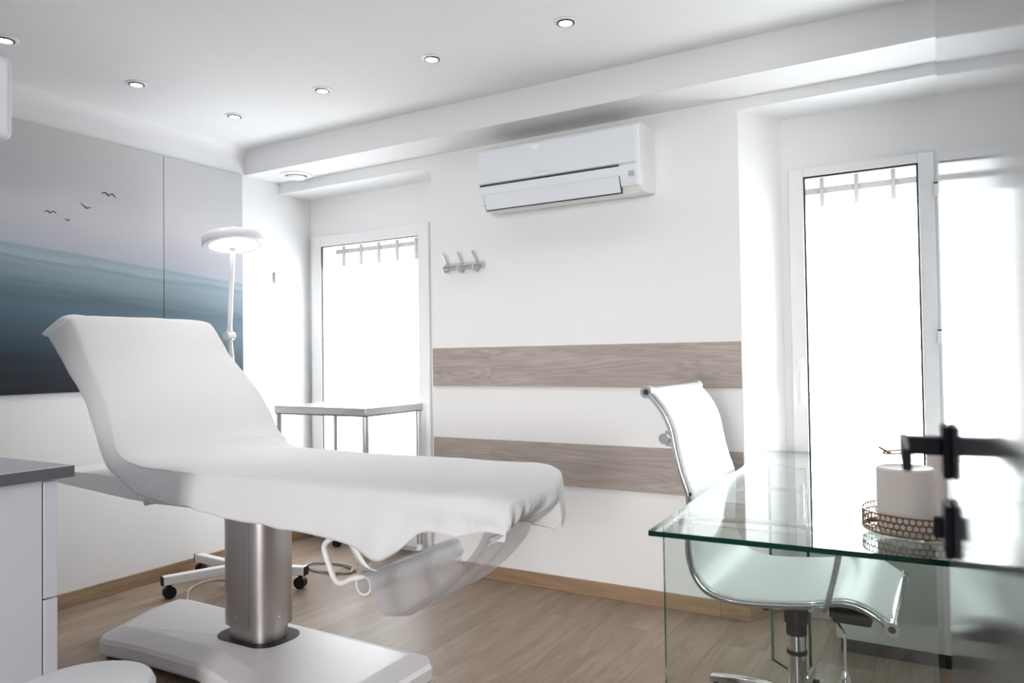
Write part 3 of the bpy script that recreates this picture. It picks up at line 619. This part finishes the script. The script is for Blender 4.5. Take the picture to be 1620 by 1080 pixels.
# ================================================================ STEEL TROLLEY in the left window recess
tr = thing('steel_table', 'stainless steel side table on castors in front of the left window', 'side table', loc=(-2.96, 3.18, 0))
tx0, tx1, ty0, ty1, tz = -3.30, -2.62, 2.95, 3.44, 0.897
obj('tabletop', B(tx0, tx1, ty0, ty1, tz-0.040, tz), m_steel, tr, bevel=0.004)
obj('top_rim', B(tx0+0.004, tx1-0.004, ty0+0.004, ty1-0.004, tz-0.046, tz-0.040), mat('steel_rim_dark', (0.22, 0.22, 0.21), 0.4, 1.0), tr)
for (x, y) in ((tx0+0.02, ty0+0.02), (tx1-0.02, ty0+0.02), (tx1-0.02, ty1-0.02), (tx0+0.02, ty1-0.02)):
    bm = NB(); cyl(bm, (x, y, 0.075), (x, y, tz-0.04), 0.0165, n=18); lg = obj('leg', bm, m_steel, tr, smooth=True)
    bm = NB(); cyl(bm, (x, y, 0.055), (x, y, 0.090), 0.020, n=18); obj('leg_collar', bm, m_white, lg, smooth=True)
    bm = NB(); cyl(bm, (x-0.012, y, 0.03), (x+0.012, y, 0.03), 0.030, n=20); obj('castor', bm, m_black, lg, smooth=True)

# ================================================================ MAGNIFIER LAMP on a five star foot
lc = Vector((-3.18, 2.61, 0)); lm = thing('magnifier_lamp', 'white ring magnifier lamp on a five-star castor base behind the treatment table', 'lamp', loc=(lc.x, lc.y, 0))
for a in (248, 176, 98, 18, -40):
    t = math.radians(a); d = Vector((math.cos(t), math.sin(t), 0)); L_ = 0.37
    bm = NB(); vs = box(bm, 0.03, L_, -0.021, 0.021, 0.068, 0.112); xform(bm, Matrix.Translation((lc.x, lc.y, 0)) @ Matrix.Rotation(t, 4, 'Z'))
    arm = obj('base_arm', bm, m_white, lm, bevel=0.005)
    bm = NB(); box(bm, L_, L_+0.006, -0.020, 0.020, 0.069, 0.111); xform(bm, Matrix.Translation((lc.x, lc.y, 0)) @ Matrix.Rotation(t, 4, 'Z')); obj('end_cap', bm, m_black, arm)
    p = lc + d*(L_-0.03); q = Vector((-d.y, d.x, 0))
    bm = NB(); cyl(bm, p + q*0.018 + Vector((0, 0, 0.030)), p - q*0.018 + Vector((0, 0, 0.030)), 0.030, n=18); cyl(bm, p + Vector((0, 0, 0.03)), p + Vector((0, 0, 0.072)), 0.012, n=12); obj('castor', bm, m_black, arm, smooth=True)
bm = NB(); cyl(bm, lc + Vector((0, 0, 0.06)), lc + Vector((0, 0, 0.14)), 0.045, 0.035); obj('base_hub', bm, m_white, lm, smooth=True)
bm = NB(); cyl(bm, lc + Vector((0, 0, 0.12)), lc + Vector((0, 0, 0.82)), 0.015); obj('pole', bm, m_white, lm, smooth=True)
bm = NB(); tube(bm, [(-3.18, 2.61, 0.80), (-3.235, 2.60, 1.27)], 0.0125, 12); obj('lower_arm', bm, m_white, lm, smooth=True)
bm = NB(); cyl(bm, (-3.236, 2.575, 1.285), (-3.236, 2.625, 1.285), 0.022, n=18); cyl(bm, (-3.236, 2.60, 1.262), (-3.236, 2.60, 1.325), 0.019, 0.014, n=18); obj('joint', bm, m_white, lm, smooth=True)
bm = NB(); tube(bm, [(-3.236, 2.60, 1.30), (-3.225, 2.60, 1.50), (-3.205, 2.60, 1.735)], 0.0125, 12); obj('upper_arm', bm, m_white, lm, smooth=True)
T = Matrix.Translation((-3.205, 2.60, 1.772)) @ Vector((0, 0, 1)).rotation_difference(Vector((-0.19, 0.06, 1)).normalized()).to_matrix().to_4x4()
bm = NB(); lathe(bm, (0, 0, 0), [(0.118, -0.018), (0.148, -0.020), (0.153, -0.012), (0.153, 0.020), (0.146, 0.030), (0.085, 0.036), (0.08, 0.036)], n=64, cap=False); xform(bm, T); hd = obj('lamp_head', bm, m_lilac, lm, smooth=True)
bm = NB(); lathe(bm, (0, 0, 0), [(0.147, -0.0195), (0.062, -0.015)], n=64, cap=False); xform(bm, T); obj('light_ring', bm, m_ring, hd, smooth=True)
bm = NB(); lathe(bm, (0, 0, 0), [(0.066, -0.016), (0.062, -0.012), (0.001, -0.010)], n=48, cap=False); xform(bm, T); obj('lens', bm, m_ring, hd, smooth=True)
bm = NB(); vs = box(bm, -0.022, 0.022, -0.012, 0.030, -0.040, -0.014); xform(bm, T @ Matrix.Translation((0.0, -0.01, 0))); obj('head_joint', bm, m_white, hd, bevel=0.006)
# its flex, coiled on the floor
pts = []
for k in range(70):
    a = k/69*4.4*math.pi; r = 0.14 + 0.010*math.sin(k*0.9)
    pts.append((-2.97 + r*math.cos(a)*1.15, 3.04 + r*math.sin(a)*0.55, 0.008 + 0.004*(k//32)))
bm = NB(); tube(bm, pts, 0.0055, 6); tag(obj('coiled_cable', bm, m_cable, smooth=True), 'grey cable coiled on the floor beneath the steel side table', 'cable')
bm = NB(); tube(bm, spline([(-3.18, 2.50, 0.02), (-3.30, 2.62, 0.006), (-3.37, 2.56, 0.006), (-3.34, 2.44, 0.006), (-3.23, 2.34, 0.006), (-3.12, 2.26, 0.006), (-3.02, 2.22, 0.006)], 6), 0.0045, 6)
tag(obj('power_cable', bm, mat('pale_cable_rubber', (0.62, 0.58, 0.50), 0.5), smooth=True), 'pale thin cable curving over the floor left of the aluminium column', 'cable')

# ================================================================ GLASS DESK
dk = thing('glass_desk', 'clear green-edged glass desk in front of the right window', 'desk', loc=(-0.28, 2.36, 0))
def sheet(bm, quad, z0, z1):
    """thin slab: big faces get slot 0, narrow faces slot 1"""
    fs = prism(bm, quad, z0, z1)
    return fs
def glass_slab(name, pts, z0, z1, parent, flat=True, thick=None, edge=m_glassedge):
    bm = NB(); fs = prism(bm, pts, z0, z1); bm.normal_update()
    areas = [f.calc_area() for f in bm.faces]; cut = sorted(areas)[-2]*0.6
    for f, a in zip(bm.faces, areas): f.material_index = 0 if a >= cut else 1
    return obj(name, bm, None, parent, mats=[m_glass, edge])
glass_slab('glass_top', [(-0.600, 1.622), (0.088, 1.648), (0.030, 3.235), (-0.660, 3.205)], 0.740, 0.752, dk)
def vglass(name, p, q, z0, z1, th, parent):
    p = Vector((*p, 0)); q = Vector((*q, 0)); d = (q-p).normalized(); n = Vector((-d.y, d.x, 0))*th/2
    return glass_slab(name, [tuple((p-n).xy), tuple((q-n).xy), tuple((q+n).xy), tuple((p+n).xy)], z0, z1, parent, edge=m_glassedge2)
vglass('glass_leg_panel', (-0.622, 1.79), (-0.033, 1.79), 0.0, 0.739, 0.012, dk)
vglass('glass_corner_brace', (-0.037, 1.798), (-0.196, 1.957), 0.712, 0.739, 0.010, dk)
vglass('glass_leg_panel', (-0.436, 2.77), (-0.033, 2.77), 0.0, 0.739, 0.012, dk)
vglass('glass_leg_panel', (-0.598, 2.925), (-0.44, 2.77), 0.0, 0.739, 0.012, dk)
for (x, y) in ((-0.575, 1.82), (-0.46, 2.81)):
    bm = NB(); cyl(bm, (x, y, 0.728), (x, y, 0.740), 0.018, n=20); obj('glass_fixing', bm, m_chrome, dk, smooth=True)

# low cabinet with black plinth in the window recess
pc = thing('low_cabinet', 'low white cabinet with black plinth standing under the right window', 'cabinet', loc=(-0.13, 3.3, 0))
obj('body', B(-0.40, 0.185, 3.13, 3.53, 0.050, 0.60), mat('white_laminate_cabinet', (0.74, 0.73, 0.70), 0.45), pc, bevel=0.002)
obj('plinth', B(-0.385, 0.185, 3.135, 3.50, 0, 0.050), m_black, pc)

# ---- tray, candles, ornament
tc_ = Vector((-0.062, 1.905, 0.7525)); TRr = 0.120
ty = thing('filigree_tray', 'round aged-gold filigree tray on the glass desk', 'tray', loc=tuple(tc_))
bm = NB(); lathe(bm, (tc_.x, tc_.y, tc_.z), [(TRr, 0), (TRr, 0.002), (TRr-0.002, 0.0035), (0.01, 0.0035)], n=64); obj('tray_base', bm, mat('mirror_tray_plate', (0.75, 0.73, 0.70), 0.05, 1.0), ty, smooth=True)
bm = NB()
for z in (0.004, 0.044):
    tube(bm, [(tc_.x+TRr*math.cos(a), tc_.y+TRr*math.sin(a), tc_.z+z) for a in [2*math.pi*k/72 for k in range(72)]], 0.0016, 6, closed=True)
nR = 60
for row in range(3):
    zc = 0.0105 + row*0.0133
    for k in range(nR):
        a0 = 2*math.pi*(k+0.5*(row % 2))/nR; rr = 0.0068
        tube(bm, [(tc_.x+TRr*math.cos(a0+rr*math.cos(b)/TRr), tc_.y+TRr*math.sin(a0+rr*math.cos(b)/TRr), tc_.z+zc+rr*math.sin(b)) for b in [2*math.pi*q/9 for q in range(9)]], 0.0012, 4, closed=True)
obj('filigree_rim', bm, m_gold, ty, smooth=True)
def candle(name, x, y, r, h, label, wick=True):
    c = thing(name, label, 'candle', loc=(x, y, tc_.z+0.0037)); z0 = tc_.z+0.0037
    bm = NB(); lathe(bm, (x, y, z0), [(r-0.003, 0), (r, 0.003), (r, h-0.004), (r-0.004, h), (r-0.012, h-0.003), (0.004, h-0.004)], n=56); obj('wax', bm, m_wax, c, smooth=True)
    bm = NB(); tube(bm, [(x, y, z0+h-0.005), (x+0.0005, y, z0+h+0.004), (x+0.002, y, z0+h+0.010)], 0.0012, 6); obj('wick', bm, m_black, c)
candle('pillar_candle', -0.090, 1.872, 0.0590, 0.138, 'wide ivory pillar candle at the front of the gold tray')
candle('pillar_candle', -0.012, 1.972, 0.038, 0.163, 'taller ivory pillar candle behind the wide one, beside the black door handle')
orn = thing('tea_light_glass', 'small clear glass with gold and pink rim behind the wide candle', 'candle holder', loc=(-0.115, 1.975, tc_.z+0.0037))
z0 = tc_.z+0.0037; ox, oy = -0.108, 1.972
bm = NB(); lathe(bm, (ox, oy, z0), [(0.018, 0), (0.020, 0.01), (0.008, 0.03), (0.008, 0.11), (0.024, 0.122), (0.034, 0.158), (0.033, 0.158), (0.022, 0.124), (0.001, 0.118)], n=36, cap=False); obj('glass_cup', bm, m_clear, orn, smooth=True)
bm = NB(); tube(bm, [(ox+0.034*math.cos(a), oy+0.034*math.sin(a), z0+0.159+0.003*math.cos(a)) for a in [2*math.pi*k/40 for k in range(40)]], 0.0022, 8, closed=True); obj('gold_rim', bm, m_goldleaf, orn, smooth=True)
bm = NB(); tube(bm, spline([(ox-0.040, oy-0.012, z0+0.170), (ox-0.028, oy-0.020, z0+0.164), (ox-0.014, oy-0.028, z0+0.158)], 5), 0.003, 8); obj('pink_leaf', bm, m_pink, orn, smooth=True)

# ================================================================ WHITE OFFICE CHAIR
ch = thing('office_chair', 'white ribbed-frame office chair with chrome rails tucked under the glass desk', 'chair', loc=(-0.42, 2.40, 0))
rail = spline([(-0.790, 0, 1.040), (-0.762, 0, 1.010), (-0.735, 0, 0.972), (-0.716, 0, 0.925), (-0.706, 0, 0.872), (-0.690, 0, 0.805), (-0.668, 0, 0.735), (-0.668, 0, 0.66), (-0.672, 0, 0.600), (-0.668, 0, 0.550), (-0.650, 0, 0.500), (-0.612, 0, 0.463), (-0.540, 0, 0.449), (-0.441, 0, 0.455), (-0.342, 0, 0.468), (-0.265, 0, 0.486), (-0.205, 0, 0.478), (-0.142, 0, 0.440)], 5)
YN, YF = 2.15, 2.65
for y in (YN, YF):
    bm = NB(); tube(bm, [(p.x, y, p.z) for p in rail], 0.0105, 12); rl = obj('side_rail', bm, m_chrome, ch, smooth=True)
    for e, sgn in ((rail[0], -1), (rail[-1], 1)):
        bm = NB(); yy = y-0.012; cyl(bm, (e.x, yy, e.z), (e.x, y+0.02, e.z), 0.0185, n=24); k = obj('rail_end', bm, m_chrome, rl, smooth=True)
        bm = NB(); cyl(bm, (e.x, yy-0.001, e.z), (e.x, yy+0.002, e.z), 0.009, n=18); obj('rail_end_bolt', bm, m_dark, k, smooth=True)
bm = NB(); th = 0.016; A = []
NY = 10
for i, p in enumerate(rail):
    a = rail[max(0, i-1)]; b = rail[min(len(rail)-1, i+1)]; d = (b-a).normalized(); n = Vector((-d.z, 0, d.x))   # towards the sitter
    if n.x < 0 and i < 40: n = -n
    A.append((p, n))
rows_o, rows_i = [], []
for p, n in A:
    n = Vector((abs(n.x), 0, n.z if n.z > 0 or abs(n.x) > 0.3 else -n.z))
    rows_o.append([bm.verts.new((p.x + n.x*(0.014 - 0.010*math.sin(math.pi*k/NY)), YN+0.004+(YF-YN-0.008)*k/NY, p.z + n.z*(0.014 - 0.010*math.sin(math.pi*k/NY)))) for k in range(NY+1)])
    rows_i.append([bm.verts.new((p.x - n.x*(0.004 + 0.010*math.sin(math.pi*k/NY)), YN+0.004+(YF-YN-0.008)*k/NY, p.z - n.z*(0.004 + 0.010*math.sin(math.pi*k/NY)))) for k in range(NY+1)])
for R_ in (rows_o, rows_i):
    for a, b in zip(R_, R_[1:]):
        for k in range(NY): bm.faces.new((a[k], a[k+1], b[k+1], b[k]))
for k in range(NY):
    bm.faces.new((rows_o[0][k], rows_o[0][k+1], rows_i[0][k+1], rows_i[0][k])); bm.faces.new((rows_o[-1][k], rows_o[-1][k+1], rows_i[-1][k+1], rows_i[-1][k]))
for i in range(len(A)-1):
    for k in (0, NY): bm.faces.new((rows_o[i][k], rows_o[i+1][k], rows_i[i+1][k], rows_i[i][k]))
obj('seat_sling', bm, m_chair, ch, smooth=True)
for e in (rail[0], rail[-1]):
    bm = NB(); cyl(bm, (e.x, YN, e.z), (e.x, YF, e.z), 0.013, n=16); obj('end_bar', bm, m_chrome, ch, smooth=True)
bm = NB(); tube(bm, spline([(-0.735, YN-0.004, 0.905), (-0.750, YN+0.02, 0.895), (-0.765, 2.25, 0.885), (-0.775, 2.40, 0.882), (-0.765, 2.55, 0.885), (-0.735, YF, 0.905)], 6), 0.012, 12); obj('back_spreader', bm, m_chrome, ch, smooth=True)
bm = NB(); cyl(bm, (-0.738, YN-0.010, 0.902), (-0.738, YN+0.012, 0.902), 0.016, n=20); box(bm, -0.734, -0.708, YN-0.006, YN+0.008, 0.880, 0.925); obj('spreader_clamp', bm, m_chrome, ch, smooth=True)
bm = NB(); tube(bm, spline([(-0.312, YN, 0.468), (-0.33, 2.22, 0.440), (-0.36, 2.30, 0.415), (-0.36, 2.50, 0.415), (-0.33, 2.58, 0.440), (-0.312, YF, 0.468)], 6), 0.014, 12); obj('seat_spreader', bm, m_chrome, ch, smooth=True)
for y in (YN-0.014, YF+0.014):
    s_ = -1 if y < 2.4 else 1
    bm = NB(); tube(bm, spline([(-0.318, y-s_*0.010, 0.455), (-0.300, y, 0.470), (-0.275, y+s_*0.004, 0.560), (-0.262, y+s_*0.01, 0.640), (-0.285, y+s_*0.012, 0.672), (-0.36, y+s_*0.012, 0.686), (-0.52, y+s_*0.010, 0.684), (-0.640, y+s_*0.004, 0.676), (-0.668, y, 0.668)], 6), 0.0085, 10); obj('armrest', bm, m_chrome, ch, smooth=True)
    bm = NB(); box(bm, -0.335, -0.290, y-0.006, y+0.010, 0.440, 0.478); obj('rail_clamp', bm, m_chrome, ch, bevel=0.005)
bm = NB(); box(bm, -0.475, -0.455, YN+0.03, YF-0.06, 0.425, 0.440); box(bm, -0.53, -0.24, 2.33, 2.47, 0.385, 0.425); box(bm, -0.30, -0.20, 2.26, 2.36, 0.395, 0.43); cyl(bm, (-0.42, 2.40, 0.33), (-0.42, 2.40, 0.39), 0.035, n=24)
obj('tilt_mechanism', bm, m_black, ch, bevel=0.006)
bm = NB(); cyl(bm, (-0.42, 2.40, 0.09), (-0.42, 2.40, 0.31), 0.027, n=28); obj('gas_lift', bm, m_chrome, ch, smooth=True)
bm = NB(); cyl(bm, (-0.42, 2.40, 0.24), (-0.42, 2.40, 0.252), 0.030, n=28); obj('lift_collar', bm, m_black, ch, smooth=True)
bm = NB(); cyl(bm, (-0.42, 2.40, 0.298), (-0.42, 2.40, 0.335), 0.030, n=28); obj('lift_collar', bm, m_black, ch, smooth=True)
bm = NB(); tube(bm, [(-0.30, 2.30, 0.40), (-0.262, 2.21, 0.385), (-0.262, 2.205, 0.29)], 0.004, 8); lathe(bm, (-0.262, 2.205, 0.245), [(0.004, 0), (0.013, 0.008), (0.014, 0.022), (0.006, 0.045)], n=16); obj('height_lever', bm, m_chrome, ch, smooth=True)
for k in range(5):
    a = math.radians(163+72*k); d = Vector((math.cos(a), math.sin(a), 0)); q = Vector((-d.y, d.x, 0)); c0 = Vector((-0.42, 2.40, 0))
    bm = NB(); P_ = [c0+d*t+Vector((0, 0, z)) for t, z in ((0.02, 0.105), (0.10, 0.112), (0.20, 0.100), (0.30, 0.078))]
    W_ = (0.028, 0.024, 0.020, 0.016); R_ = []
    for p, w in zip(P_, W_):
        R_.append([bm.verts.new(p + q*w*a_ + Vector((0, 0, b_))) for a_, b_ in ((-1, -0.012), (1, -0.012), (0.8, 0.008), (0, 0.014), (-0.8, 0.008))])
    for r0_, r1_ in zip(R_, R_[1:]):
        for i in range(5): bm.faces.new((r0_[i], r0_[(i+1) % 5], r1_[(i+1) % 5], r1_[i]))
    bm.faces.new(R_[0][::-1]); bm.faces.new(R_[-1]); lg = obj('base_leg', bm, m_chrome, ch, smooth=True, bevel=0.003)
    p = c0 + d*0.285
    bm = NB(); cyl(bm, p + q*0.022 + Vector((0, 0, 0.027)), p - q*0.022 + Vector((0, 0, 0.027)), 0.027, n=20); cyl(bm, p + Vector((0, 0, 0.03)), p + Vector((0, 0, 0.07)), 0.009, n=10); obj('castor', bm, m_black, lg, smooth=True)

fixroots()
